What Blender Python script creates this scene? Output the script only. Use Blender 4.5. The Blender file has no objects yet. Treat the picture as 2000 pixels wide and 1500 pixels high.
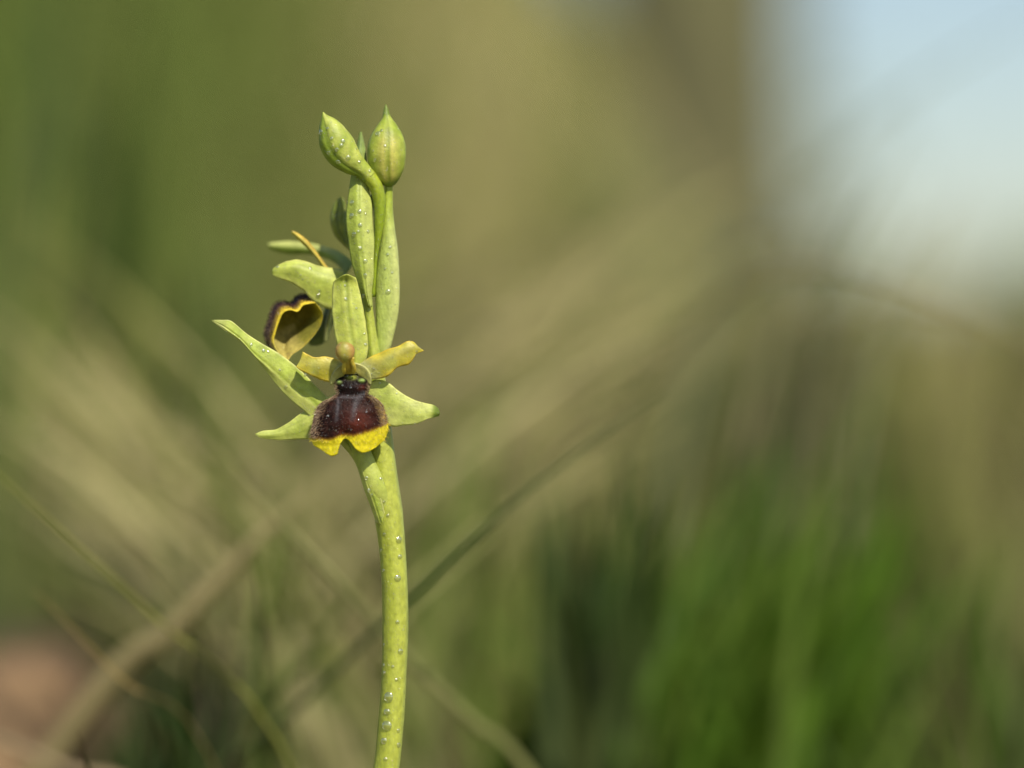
import bpy, math, random
import numpy as np
from mathutils import Vector, noise
from mathutils.bvhtree import BVHTree

random.seed(7)
rng = np.random.default_rng(7)
scene = bpy.context.scene
COL = scene.collection

# ------------------------------------------------------------------ camera
FOC = 0.381            # metres from the lens to the front flower
F = 2000 * 60 / 17.3   # focal length in photograph pixels
CAMZ = 0.10
U = FOC / F            # one photograph pixel at the flower, in metres
cam = bpy.data.cameras.new('camera')
cam.lens, cam.sensor_width, cam.sensor_fit = 60, 17.3, 'HORIZONTAL'
cam.clip_start, cam.clip_end = 0.01, 5000
cam.dof.use_dof = True
cam.dof.focus_distance = FOC + 0.0012
cam.dof.aperture_fstop = 3.5
camo = bpy.data.objects.new('camera', cam)
camo.location = (0, 0, CAMZ)
camo.rotation_euler = (math.radians(90), 0, 0)
COL.objects.link(camo)
scene.camera = camo

# ------------------------------------------------------------------ sky, sun, exposure
SUN_AZ = math.radians(26)      # to the right of the line from the flower back to the camera
SUN_EL = math.radians(48)
to_sun = Vector((math.sin(SUN_AZ) * math.cos(SUN_EL), -math.cos(SUN_AZ) * math.cos(SUN_EL), math.sin(SUN_EL)))
w = bpy.data.worlds.new('World')
scene.world = w
w.use_nodes = True
nt = w.node_tree
sky = nt.nodes.new('ShaderNodeTexSky')
sky.sky_type = 'NISHITA'
sky.sun_disc = False
sky.sun_elevation = SUN_EL
sky.sun_rotation = math.atan2(to_sun.x, to_sun.y)
sky.air_density, sky.dust_density, sky.ozone_density = 1.0, 1.0, 0.3
nt.links.new(sky.outputs[0], nt.nodes['Background'].inputs[0])
nt.nodes['Background'].inputs[1].default_value = 0.108
sun = bpy.data.lights.new('sun', 'SUN')
sun.energy = 5.0
sun.angle = math.radians(0.5)
sun.color = (1.0, 0.92, 0.77)
suno = bpy.data.objects.new('sun', sun)
suno.rotation_euler = to_sun.to_track_quat('Z', 'Y').to_euler()
suno.location = (0.5, -1, 2)
COL.objects.link(suno)
vs = scene.view_settings
vs.view_transform, vs.look, vs.exposure, vs.gamma = 'Standard', 'None', 0.12, 1.0
vs.use_curve_mapping = False
scene.cycles.use_denoising = True
scene.cycles.max_bounces = 8
scene.cycles.transparent_max_bounces = 8
scene.cycles.sample_clamp_indirect = 4

# ------------------------------------------------------------------ helpers
def at(px, py, Y):
    return Vector(((px - 1000) / F * Y, Y, CAMZ - (py - 750) / F * Y))

def P(px, py, d=0.0):            # d: towards the camera, in photograph pixels at the flower
    return np.array(at(px, py, FOC - d * U))

def tag(o, label=None, cat=None, group=None, kind=None):
    for k, v in (('label', label), ('category', cat), ('group', group), ('kind', kind)):
        if v: o[k] = v
    return o

def sm(a, b, x):
    t = min(1.0, max(0.0, (x - a) / (b - a)))
    return t * t * (3 - 2 * t)

def lerp(a, b, t): return a + (b - a) * t

def mixc(a, b, t): return tuple(x + (y - x) * t for x, y in zip(a, b))

def n3(x, y, z=0.0): return noise.noise(Vector((x, y, z)))

def catmull(pts, n, closed=False):
    """n samples along a Catmull-Rom curve through pts, spaced by chord length."""
    pts = np.asarray(pts, float)
    if len(pts) == 1: return np.repeat(pts, n, 0)
    seg = np.linalg.norm(np.diff(pts[:, :3], axis=0), axis=1) ** 0.75 + 1e-9
    t = np.concatenate([[0], np.cumsum(seg)]); t /= t[-1]
    ext = np.vstack([2 * pts[0] - pts[1], pts, 2 * pts[-1] - pts[-2]])
    out = []
    for s in np.linspace(0, 1, n):
        i = min(len(pts) - 2, max(0, int(np.searchsorted(t, s, 'right') - 1)))
        u = (s - t[i]) / (t[i + 1] - t[i])
        p0, p1, p2, p3 = ext[i], ext[i + 1], ext[i + 2], ext[i + 3]
        out.append(0.5 * (2 * p1 + (p2 - p0) * u + (2 * p0 - 5 * p1 + 4 * p2 - p3) * u * u + (3 * p1 - p0 - 3 * p2 + p3) * u ** 3))
    return np.array(out)

def mesh_obj(name, verts, faces, cols, mat, parent=None, smooth=True):
    me = bpy.data.meshes.new(name)
    me.from_pydata([tuple(v) for v in verts], [], faces)
    if cols is not None:
        a = me.color_attributes.new('col', 'FLOAT_COLOR', 'POINT')
        c = np.ones((len(verts), 4), np.float32)
        c[:, :3] = np.clip(np.asarray(cols, np.float32), 0, 1)
        a.data.foreach_set('color', c.ravel())
    if smooth:
        me.polygons.foreach_set('use_smooth', np.ones(len(me.polygons), bool))
    me.materials.append(mat)
    me.validate()
    o = bpy.data.objects.new(name, me)
    COL.objects.link(o)
    if parent:
        o.parent = parent
        o.matrix_parent_inverse = parent_world(parent).inverted()
    return o

def parent_world(o):
    from mathutils import Matrix
    m = Matrix.Translation(o.location)
    return m          # every parent here is unrotated; meshes carry world coordinates and sit at 0,0,0

# ------------------------------------------------------------------ materials
def new_mat(name):
    m = bpy.data.materials.new(name)
    m.use_nodes = True
    return m, m.node_tree, m.node_tree.nodes['Principled BSDF'], m.node_tree.nodes['Material Output']

def plant_mat(name, rough=0.45, trans=0.25, fine=9000, bump=0.25, bdist=0.00004, vary=0.25, coat=0.0, spec=0.5, stretch=1.0, vscale=900):
    m, t, b, out = new_mat(name)
    L = t.links
    at_ = t.nodes.new('ShaderNodeAttribute'); at_.attribute_name = 'col'
    tc = t.nodes.new('ShaderNodeTexCoord')
    mp = t.nodes.new('ShaderNodeMapping'); mp.inputs['Scale'].default_value = (1, 1, stretch)
    L.new(tc.outputs['Object'], mp.inputs[0])
    n1 = t.nodes.new('ShaderNodeTexNoise'); n1.inputs['Scale'].default_value = vscale; n1.inputs['Detail'].default_value = 4
    L.new(mp.outputs[0], n1.inputs[0])
    r1 = t.nodes.new('ShaderNodeMapRange')
    r1.inputs[1].default_value, r1.inputs[2].default_value = 0.3, 0.7
    r1.inputs[3].default_value, r1.inputs[4].default_value = 1 - vary, 1 + vary
    L.new(n1.outputs[0], r1.inputs[0])
    mul = t.nodes.new('ShaderNodeMix'); mul.data_type = 'RGBA'; mul.blend_type = 'MULTIPLY'; mul.inputs[0].default_value = 1
    L.new(at_.outputs['Color'], mul.inputs[6]); L.new(r1.outputs[0], mul.inputs[7])
    c = mul.outputs[2]
    L.new(c, b.inputs['Base Color'])
    b.inputs['Roughness'].default_value = rough
    b.inputs['Specular IOR Level'].default_value = spec
    b.inputs['Coat Weight'].default_value = coat
    b.inputs['Coat Roughness'].default_value = 0.15
    if bump:
        n2 = t.nodes.new('ShaderNodeTexNoise'); n2.inputs['Scale'].default_value = fine; n2.inputs['Detail'].default_value = 3
        L.new(mp.outputs[0], n2.inputs[0])
        bp = t.nodes.new('ShaderNodeBump'); bp.inputs['Strength'].default_value = bump; bp.inputs['Distance'].default_value = bdist
        L.new(n2.outputs[0], bp.inputs['Height']); L.new(bp.outputs[0], b.inputs['Normal'])
    if trans:
        tr = t.nodes.new('ShaderNodeBsdfTranslucent'); L.new(c, tr.inputs[0])
        mx = t.nodes.new('ShaderNodeMixShader'); mx.inputs[0].default_value = trans
        L.new(b.outputs[0], mx.inputs[1]); L.new(tr.outputs[0], mx.inputs[2]); L.new(mx.outputs[0], out.inputs[0])
    return m

M_stem = plant_mat('stem_skin', rough=0.38, trans=0.10, fine=3400, bump=0.8, bdist=0.00009, vary=0.2, stretch=0.6, vscale=1600)
M_sepal = plant_mat('sepal_skin', rough=0.48, trans=0.16, fine=3600, bump=0.7, bdist=0.00007, vary=0.2, vscale=1100, spec=0.4)
M_petal = plant_mat('petal_skin', rough=0.45, trans=0.2, fine=3600, bump=0.7, bdist=0.00007, vary=0.22, vscale=1200)
M_lip = plant_mat('lip_velvet', rough=0.55, trans=0.06, fine=9000, bump=0.5, bdist=0.00004, vary=0.25, spec=0.12, vscale=2600)
M_fuzz = plant_mat('lip_hair', rough=0.6, trans=0.2, bump=0, vary=0.2, spec=0.08)
M_grass = plant_mat('grass_leaf', rough=0.5, trans=0.22, bump=0, vary=0.2, vscale=60, spec=0.1)
M_straw = plant_mat('dry_grass_leaf', rough=0.6, trans=0.15, bump=0, vary=0.25, vscale=60, spec=0.08)
M_leaf = plant_mat('tree_leaf', rough=0.5, trans=0.2, bump=0, vary=0.25, vscale=3, spec=0.3)

def water_mat():
    """a bead of water: mostly clear, light gathered on its far side, a sharp glint"""
    m, t, b, out = new_mat('dew_water')
    L = t.links
    tp = t.nodes.new('ShaderNodeBsdfTransparent')
    tl = t.nodes.new('ShaderNodeBsdfTranslucent'); tl.inputs[0].default_value = (0.95, 0.98, 0.72, 1)
    gl = t.nodes.new('ShaderNodeBsdfGlossy'); gl.inputs['Roughness'].default_value = 0.14
    fr = t.nodes.new('ShaderNodeFresnel'); fr.inputs['IOR'].default_value = 1.33
    lim = t.nodes.new('ShaderNodeMapRange'); lim.inputs[1].default_value, lim.inputs[2].default_value, lim.inputs[3].default_value, lim.inputs[4].default_value = 0.02, 1.0, 0.24, 0.4
    L.new(fr.outputs[0], lim.inputs[0])
    m1 = t.nodes.new('ShaderNodeMixShader'); m1.inputs[0].default_value = 0.16
    mx = t.nodes.new('ShaderNodeMixShader')
    L.new(tp.outputs[0], m1.inputs[1]); L.new(tl.outputs[0], m1.inputs[2])
    L.new(lim.outputs[0], mx.inputs[0]); L.new(m1.outputs[0], mx.inputs[1]); L.new(gl.outputs[0], mx.inputs[2]); L.new(mx.outputs[0], out.inputs[0])
    return m
M_water = water_mat()

def bark_mat():
    m, t, b, out = new_mat('bark')
    L = t.links
    tc = t.nodes.new('ShaderNodeTexCoord')
    mp = t.nodes.new('ShaderNodeMapping'); mp.inputs['Scale'].default_value = (9, 9, 1.6)
    n = t.nodes.new('ShaderNodeTexNoise'); n.inputs['Scale'].default_value = 3; n.inputs['Detail'].default_value = 8
    r = t.nodes.new('ShaderNodeValToRGB')
    r.color_ramp.elements[0].position, r.color_ramp.elements[0].color = 0.35, (0.05, 0.047, 0.02, 1)
    r.color_ramp.elements[1].position, r.color_ramp.elements[1].color = 0.7, (0.155, 0.15, 0.065, 1)
    bp = t.nodes.new('ShaderNodeBump'); bp.inputs['Strength'].default_value = 0.8; bp.inputs['Distance'].default_value = 0.02
    L.new(tc.outputs['Object'], mp.inputs[0]); L.new(mp.outputs[0], n.inputs[0]); L.new(n.outputs[0], r.inputs[0])
    L.new(r.outputs[0], b.inputs['Base Color']); L.new(n.outputs[0], bp.inputs['Height']); L.new(bp.outputs[0], b.inputs['Normal'])
    b.inputs['Roughness'].default_value = 0.9
    return m
M_bark = bark_mat()

def ground_mat():
    m, t, b, out = new_mat('earth_and_litter')
    L = t.links
    at_ = t.nodes.new('ShaderNodeAttribute'); at_.attribute_name = 'col'
    tc = t.nodes.new('ShaderNodeTexCoord')
    n = t.nodes.new('ShaderNodeTexNoise'); n.inputs['Scale'].default_value = 34; n.inputs['Detail'].default_value = 8
    r = t.nodes.new('ShaderNodeMapRange')
    r.inputs[1].default_value, r.inputs[2].default_value, r.inputs[3].default_value, r.inputs[4].default_value = 0.38, 0.62, 0.15, 1.6
    mul = t.nodes.new('ShaderNodeMix'); mul.data_type = 'RGBA'; mul.blend_type = 'MULTIPLY'; mul.inputs[0].default_value = 1
    bp = t.nodes.new('ShaderNodeBump'); bp.inputs['Strength'].default_value = 0.7; bp.inputs['Distance'].default_value = 0.01
    L.new(tc.outputs['Object'], n.inputs[0]); L.new(n.outputs[0], r.inputs[0])
    L.new(at_.outputs['Color'], mul.inputs[6]); L.new(r.outputs[0], mul.inputs[7])
    L.new(mul.outputs[2], b.inputs['Base Color']); L.new(n.outputs[0], bp.inputs['Height']); L.new(bp.outputs[0], b.inputs['Normal'])
    b.inputs['Roughness'].default_value = 0.95
    return m
M_ground = ground_mat()

# ------------------------------------------------------------------ terrain
def H(x, y):
    h = 0.012 * n3(x * 6, y * 6) + 0.02 * n3(x * 1.7, y * 1.7, 3)
    h *= sm(0.05, 0.6, abs(y - FOC) + abs(x))
    h += 0.52 * sm(1.0, 3.0, y) * (1 - sm(-0.15, 0.29, x - 0.02 * y)) * (1 - 0.9 * sm(15, 40, y))
    h -= 0.30 * sm(1.8, 6, y) * sm(0.10, 0.7, x)
    h += 0.064 * math.exp(-((x + 0.09) / 0.036) ** 2 - ((y - 0.64) / 0.042) ** 2)
    h += 0.9 * n3(x * 0.05, y * 0.05, 9) * sm(12, 60, math.hypot(x, y)) - 1.5 * sm(20, 200, math.hypot(x, y))
    return h

def soil_col(x, y):
    olive, tan, moss, soil = (0.17, 0.165, 0.05), (0.28, 0.235, 0.10), (0.08, 0.11, 0.025), (0.25, 0.155, 0.08)
    a = n3(x * 5, y * 5, 1) * 0.5 + 0.5
    c = mixc(moss, olive, sm(0.25, 0.5, a)); c = mixc(c, tan, sm(0.5, 0.8, n3(x * 3, y * 3, 5) * 0.5 + 0.5))
    s = math.exp(-((x + 0.09) / 0.06) ** 4 - ((y - 0.68) / 0.13) ** 4)
    return mixc(c, mixc(soil, (0.06, 0.04, 0.025), sm(0.45, 0.75, n3(x * 22, y * 9, 2) * 0.5 + 0.5)), s)

def axis(lim_in, step, lim_out):
    a = list(np.arange(0, lim_in, step)); s = step; v = lim_in
    while v < lim_out:
        a.append(v); s *= 1.22; v += s
    return a + [lim_out]
xp = axis(0.9, 0.02, 900)
xs = [-v for v in reversed(xp[1:])] + xp
ys = [-v for v in reversed(axis(0.1, 0.05, 60)[1:])] + axis(3.6, 0.025, 2500)
gv, gc, gf = [], [], []
for y in ys:
    for x in xs:
        gv.append((x, y, H(x, y))); gc.append(soil_col(x, y))
nx = len(xs)
for j in range(len(ys) - 1):
    for i in range(nx - 1):
        a = j * nx + i
        gf.append((a, a + 1, a + nx + 1, a + nx))
tag(mesh_obj('ground', gv, gf, gc, M_ground), 'brown earth and grassy litter of the rough bank behind the orchid', 'ground', kind='structure')

# ------------------------------------------------------------------ grass
class Blades:
    def __init__(s): s.v, s.f, s.c = [], [], []
    def add(s, base, tip, bulge, width, c0, c1, seg=7, taper=1.0, fold=0.35):
        """an arched leaf from base to tip; bulge (a vector) pushes its middle out; a keeled cross-section"""
        base, tip, bulge = np.array(base), np.array(tip), np.array(bulge)
        mid = (base + tip) / 2 + bulge
        ax = tip - base
        side = np.cross(ax, np.array([rng.normal(0, .5), -1.0, rng.normal(0, .5)])); side /= np.linalg.norm(side) + 1e-9
        nor = np.cross(side, ax); nor /= np.linalg.norm(nor) + 1e-9
        k = len(s.v)
        for i in range(seg + 1):
            t = i / seg
            p = (1 - t) ** 2 * base + 2 * t * (1 - t) * mid + t * t * tip
            wd = width * (0.65 + 0.5 * t if t < 0.3 else (0.8 * (1 - ((t - 0.3) / 0.7) ** 1.7 * taper) + 0.012)) * 0.5
            c = mixc(c0, c1, t ** 1.5)
            for q in (-1, 0, 1):
                s.v.append(p + side * wd * q + (nor * fold * wd if q == 0 else 0)); s.c.append(c)
        for i in range(seg):
            for q in range(2):
                a = k + i * 3 + q
                s.f.append((a, a + 1, a + 4, a + 3))
    def build(s, name, mat, parent=None): return mesh_obj(name, s.v, s.f, s.c, mat, parent)

GREEN = [(0.125, 0.185, 0.03), (0.155, 0.21, 0.045), (0.095, 0.15, 0.02), (0.18, 0.22, 0.05)]
BRIGHT = [(0.062, 0.13, 0.010), (0.085, 0.155, 0.014), (0.048, 0.105, 0.008)]
DARK = [(0.020, 0.048, 0.009), (0.028, 0.06, 0.012), (0.028, 0.045, 0.010)]  # darkest greens; in shaded grass the shade is put into these colours
OLIVE = [(0.29, 0.29, 0.085), (0.35, 0.34, 0.115), (0.24, 0.26, 0.07)]
STRAW = [(0.46, 0.39, 0.19), (0.55, 0.48, 0.25), (0.35, 0.30, 0.14), (0.44, 0.41, 0.17)]
BROWN = [(0.17, 0.135, 0.065), (0.21, 0.17, 0.09), (0.13, 0.105, 0.05)]

def pick(pal):
    c = pal[rng.integers(len(pal))]
    f = rng.uniform(0.8, 1.2)
    return tuple(x * f for x in c)

def tuft(name, label, group, Y, base_px, spread_px, tips, n, width, pal, bulge=(0, 0, 0.02), sY=0.08, jit=70, cat='grass', mat=None, foot=(0.075, 0.09, 0.03)):
    """one grass tussock: n blades from a base on the ground near depth Y to tips scattered about the given picture-plane points"""
    B = Blades()
    bx = at(base_px, 0, Y).x
    for i in range(n):
        y = Y + rng.normal(0, sY)
        x = bx + rng.normal(0, spread_px) / F * Y
        b = (x, y, H(x, y) - 0.004)
        t = tips[rng.integers(len(tips))]
        s = rng.uniform(0.75, 1.08)
        q = at(t[0] + rng.normal(0, jit), t[1] + rng.normal(0, jit), Y + rng.normal(0, sY * 0.8))
        tip = np.array(b) + (np.array(q) - np.array(b)) * s
        bl = np.array(bulge) * rng.uniform(0.5, 1.4) + rng.normal(0, 0.003, 3)
        c = pick(pal)
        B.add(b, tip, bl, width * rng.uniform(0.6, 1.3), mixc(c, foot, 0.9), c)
    zb = H(bx, Y)
    root = bpy.data.objects.new(name, None); root.location = (bx, Y, zb); COL.objects.link(root)
    tag(root, label, cat, group)
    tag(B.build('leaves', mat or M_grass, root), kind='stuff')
    return root

# ---- the mass of grass over the bank: too many to count
def field(name, label, n, yr, pxr, hr, pal_fn, width, top_fn, mat):
    B = Blades()
    for i in range(n):
        y = yr[0] + (yr[1] - yr[0]) * rng.random() ** 0.8
        px = rng.uniform(*pxr)
        x = (px - 1000) / F * y
        if px < 330 and y < 1.12: continue
        z = H(x, y) - 0.004
        h = rng.uniform(*hr) * (0.7 + 0.3 * y)
        lean = rng.normal(0, 0.45) + (0.35 if px > 600 else -0.25)
        tip = np.array((x + lean * h, y + rng.normal(0, 0.3) * h, z + h * rng.uniform(0.6, 1)))
        tpx = 1000 + tip[0] / tip[1] * F; tpy = 750 - (tip[2] - CAMZ) / tip[1] * F
        if tpy < top_fn(tpx): continue
        c = pick(pal_fn(px, tpy, x, y))
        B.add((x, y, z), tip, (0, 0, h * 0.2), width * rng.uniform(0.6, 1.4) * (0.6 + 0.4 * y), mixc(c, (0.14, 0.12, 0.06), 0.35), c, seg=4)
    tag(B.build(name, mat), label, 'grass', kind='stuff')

def pal_bank(px, py, x, y):
    a = n3(x * 5, y * 2.2, 11) + 0.4 * n3(x * 13, y * 7, 4)
    if px < 420: return DARK if a > 0.22 else (GREEN if a > -0.25 else OLIVE)
    if px < 620: return GREEN if a > -0.1 else (OLIVE if a > -0.3 else BROWN)
    if px < 1100: return OLIVE if a > 0.05 else (GREEN if a < -0.15 else STRAW)
    if px < 1500: return BROWN if a > 0.1 else (OLIVE if a > -.2 else DARK)
    return OLIVE if a > 0.25 else (BROWN if a > -.1 else DARK)
def top_bank(px):
    return -400 if px < 1010 else lerp(-400, 560, sm(1010, 1170, px))
field('bank_grass', 'mixed green and straw coloured grass over the slope behind the orchid', 9000, (1.15, 3.6), (-250, 2250), (0.06, 0.17), pal_bank, 0.0035, top_bank, M_grass)

def pal_low(px, py, x, y):
    a = n3(x * 9, y * 9, 21)
    if px < 420: return BROWN if a > 0 else DARK
    if px < 700: return OLIVE if a > .2 else (GREEN if a > -.2 else DARK)
    if px < 1050: return GREEN if a > -0.1 else OLIVE
    if px < 1300: return DARK if a > -.1 else GREEN  # dark low grass: the shade here is painted into its colour
    if px < 1700: return BRIGHT if a > 0 else GREEN
    return GREEN if a > 0.2 else DARK
field('short_grass', 'short fine grass low on the ground behind the orchid stem', 3500, (0.66, 1.25), (-200, 2200), (0.02, 0.06), pal_low, 0.0022, lambda px: 900, M_grass)

# ---- tussocks that can be told apart
TG = 'grass tussocks behind the orchid'
tuft('grass_tussock', 'dry tan grass tussock arching up towards the patch of sky', TG, 0.60, 330, 130,
     [(1080, 640), (1180, 580), (1300, 500), (1420, 400), (1500, 430), (1400, 560), (1250, 650), (1550, 560), (1600, 620)], 120, 0.0019, STRAW + STRAW[2:] + BROWN[:2], (-0.014, 0, 0.050), 0.05, 60, mat=M_straw)
tuft('grass_tussock', 'straw coloured tussock leaning over the bare brown soil', TG, 0.56, 860, 110,
     [(60, 680), (150, 760), (20, 820), (250, 830), (360, 880), (120, 900), (-40, 600), (400, 980), (450, 1060)], 240, 0.0020, STRAW[:2] + STRAW + OLIVE[:2] + GREEN[3:], (0.012, 0, 0.026), 0.05, 80, mat=M_straw)
tuft('grass_tussock', 'upright green tussock on the slope above the bare soil', TG, 0.72, 60, 60,
     [(-40, 100), (90, 200), (180, 330), (30, 330), (230, 500), (140, 60)], 55, 0.0034, GREEN + OLIVE + DARK, (-0.004, 0, 0.01), 0.05, 60)
tuft('grass_tussock', 'soft green tussock seen behind the pointed green bract', TG, 0.53, 480, 70,
     [(330, 620), (420, 700), (540, 720), (600, 660), (470, 760), (600, 880), (680, 960), (420, 820)], 40, 0.0026, GREEN, (0.002, 0, 0.006), 0.04, 50)
tuft('grass_tussock', 'light green tussock beyond the dark tipped sepal of the open flower', TG, 0.56, 760, 60,
     [(900, 720), (980, 700), (1060, 640), (860, 780), (960, 820)], 30, 0.0026, GREEN[1:2] + GREEN[3:], (-0.004, 0, 0.01), 0.04, 40)
tuft('grass_tussock', 'bright green tussock low down beyond the bare stem', TG, 0.55, 1330, 260,
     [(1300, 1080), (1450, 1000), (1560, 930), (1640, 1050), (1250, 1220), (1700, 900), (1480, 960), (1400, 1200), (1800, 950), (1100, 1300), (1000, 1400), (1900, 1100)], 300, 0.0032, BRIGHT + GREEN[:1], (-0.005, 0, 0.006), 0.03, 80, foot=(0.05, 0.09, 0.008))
tuft('grass_tussock', 'dark green tussock with painted shade between the stem and the bright grass', TG, 0.53, 1120, 90,  # shade of this dark gap put into the leaf colours
     [(1080, 950), (1150, 980), (1250, 930), (1200, 1020), (1130, 1060)], 90, 0.0034, DARK, (0, 0, 0.004), 0.03, 45)
tuft('grass_tussock', 'dark olive tussock under the yellowish dry tussock', TG, 0.56, 1850, 140,
     [(1800, 1250), (1900, 1200), (1700, 1300), (2000, 1150), (1600, 1330)], 110, 0.0034, DARK + BROWN[2:] + GREEN[2:3], (0, 0, 0.006), 0.03, 60)
tuft('grass_tussock', 'brownish olive tussock under the arching dry stalk', TG, 0.8, 1500, 100,
     [(1500, 600), (1580, 520), (1640, 620), (1540, 700), (1680, 560)], 80, 0.004, BROWN + DARK, (0, 0, 0.006), 0.05, 60)
tuft('grass_tussock', 'yellowish dry tussock below the pale sky', TG, 0.85, 1900, 110,
     [(1850, 600), (1950, 540), (2020, 620), (1900, 780), (1750, 600), (1800, 500)], 100, 0.004, STRAW[2:] + OLIVE + BROWN, (0, 0, 0.006), 0.06, 70, mat=M_straw)

tuft('grass_tussock', 'dark green tussock covering the top of the grassy bank', TG, 0.78, 20, 110,
     [(-60, -40), (60, -60), (180, 0), (-20, 120), (280, -60)], 50, 0.0045, DARK + GREEN[2:3], (0.006, 0, 0.01), 0.05, 60)
tuft('grass_tussock', 'dim olive tussock behind the yellow petal of the turned flower', TG, 0.74, 330, 60,
     [(400, 430), (470, 500), (360, 540), (440, 600)], 30, 0.0042, DARK + BROWN[:1], (-0.004, 0, 0.01), 0.05, 50)
tuft('grass_tussock', 'dark tussock with painted shade beside the bare soil', TG, 0.50, 400, 70,  # leaf and foot colours carry the shadow beside the soil
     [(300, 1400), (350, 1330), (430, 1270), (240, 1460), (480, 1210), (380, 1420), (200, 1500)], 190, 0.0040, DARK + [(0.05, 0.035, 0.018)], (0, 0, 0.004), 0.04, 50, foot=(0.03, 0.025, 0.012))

# ---- single blades close behind the orchid, each one to be picked out
def blade(name, label, path, width, c0, c1, mat=None, cat='grass stalk'):
    """path: (px, py, Y) points; a slender keeled leaf running through them, rooted in the ground"""
    pts = [np.array(at(*p)) for p in path]
    r = pts[0]; gz = H(r[0], r[1])
    pts = catmull(pts, 26)
    v, f, c = [], [], []
    for i, p in enumerate(pts):
        t = i / (len(pts) - 1)
        d = pts[min(i + 1, len(pts) - 1)] - pts[max(i - 1, 0)]
        s = np.cross(d, (0.15, -1, 0.25)); s /= np.linalg.norm(s)
        nn = np.cross(s, d); nn /= np.linalg.norm(nn)
        wd = width * 0.5 * (1 - 0.92 * max(0, (t - 0.25) / 0.75) ** 2.4)
        for q, e in ((-1, 0), (0, -0.5), (1, 0), (0, 0.35)):
            v.append(p + s * wd * q + nn * wd * e); c.append(mixc(c0, c1, t))
    for i in range(len(pts) - 1):
        for q in range(4):
            a, b = i * 4 + q, i * 4 + (q + 1) % 4
            f.append((a, b, b + 4, a + 4))
    return tag(mesh_obj(name, v, f, c, mat or M_grass), label, cat)

def gpx(px, Y):                         # picture row of the ground at that column and depth
    x = (px - 1000) / F * Y
    return 750 + (CAMZ - H(x, Y) + 0.003) / Y * F
def rooted(px, Y, rest): return [(px, gpx(px, Y), Y)] + rest
blade('grass_stalk', 'slender dark green grass blade slanting up behind the bare orchid stem',
      rooted(-330, 0.475, [(330, 1590, .460), (560, 1400, .446), (745, 1222, .434), (1000, 985, .426), (1180, 845, .424), (1300, 765, .424)]), 0.0012, (0.13, 0.15, 0.05), (0.06, 0.09, 0.035))
blade('grass_stalk', 'pale straw edge of a dry leaf slanting over the dark soil',
      rooted(-420, 0.475, [(150, 1410, .465), (330, 1235, .458), (480, 1075, .455), (600, 960, .455)]), 0.0042, (0.24, 0.18, 0.09), (0.36, 0.31, 0.15), M_straw)
blade('grass_stalk', 'thin yellow green blade sloping down across the straw tussock',
      rooted(900, 0.437, [(560, 1480, .430), (300, 1205, .424), (170, 1085, .421), (0, 930, .418), (-120, 830, .416)]), 0.00038, (0.24, 0.25, 0.05), (0.30, 0.30, 0.07))
blade('grass_stalk', 'thin amber straw lying over the brown soil patch',
      rooted(700, 0.437, [(420, 1500, .430), (240, 1330, .424), (110, 1195, .420), (60, 1150, .418)]), 0.00036, (0.34, 0.23, 0.08), (0.40, 0.29, 0.11), M_straw)
blade('grass_stalk', 'pale olive blade leaning out from the foot of the orchid stem',
      rooted(1600, 0.450, [(1060, 1545, .446), (930, 1415, .444), (820, 1310, .442), (700, 1180, .44), (560, 1030, .438), (430, 880, .436)]), 0.0015, (0.18, 0.20, 0.06), (0.22, 0.22, 0.09))
blade('grass_stalk', 'dry grass stalk arching down across the patch of sky',
      rooted(900, 0.57, [(1150, 1000, .56), (1330, 660, .54), (1520, 525, .52), (1720, 550, .50), (1880, 615, .49), (2060, 705, .48), (2200, 790, .48)]), 0.0013, (0.20, 0.17, 0.07), (0.26, 0.22, 0.11), M_straw)
for lab, x0, pts, Y, wd, c in (
        ('thin grey green blade standing up against the pale sky', 1420, [(1560, 760), (1620, 560), (1700, 390), (1790, 230)], .56, .0015, (0.15, 0.16, 0.08)),
        ('long bent blade crossing the brightest blue of the sky', 1150, [(1400, 560), (1600, 330), (1800, 160), (2080, 0)], .62, .0014, (0.20, 0.22, 0.14)),
        ('fine pale blade rising beside the arching dry stalk', 1500, [(1690, 800), (1780, 600), (1850, 430), (1900, 330)], .56, .0012, (0.30, 0.30, 0.17)),
        ('short olive blade between the tree trunk and the arching dry stalk', 1380, [(1500, 800), (1570, 590), (1640, 430), (1690, 340)], .57, .0013, (0.17, 0.17, 0.08)),
        ('slim dry blade crossing behind the arching dry stalk', 1560, [(1600, 820), (1680, 640), (1790, 470), (1900, 380)], .58, .0013, (0.22, 0.20, 0.11)),
        ('low bent straw under the arching dry stalk', 1250, [(1480, 760), (1640, 620), (1800, 600), (2050, 660)], .56, .0016, (0.27, 0.24, 0.13))):
    blade('grass_stalk', lab, rooted(x0, Y, [(a, b, Y) for a, b in pts]), wd, c, c, M_straw)
blade('grass_stalk', 'dark green blade rising from the soil towards the bare stem',
      rooted(380, 0.47, [(440, 1500, .468), (520, 1380, .466), (620, 1260, .464), (720, 1100, .462)]), 0.0022, (0.06, 0.09, 0.02), (0.09, 0.12, 0.03))
blade('grass_stalk', 'broad pale dry stalk lying low on the dark earth',
      rooted(760, 0.46, [(330, 1610, .46), (130, 1505, .46), (0, 1445, .46), (-160, 1390, .46)]), 0.0018, (0.24, 0.19, 0.11), (0.26, 0.2, 0.12), M_straw)

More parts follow.
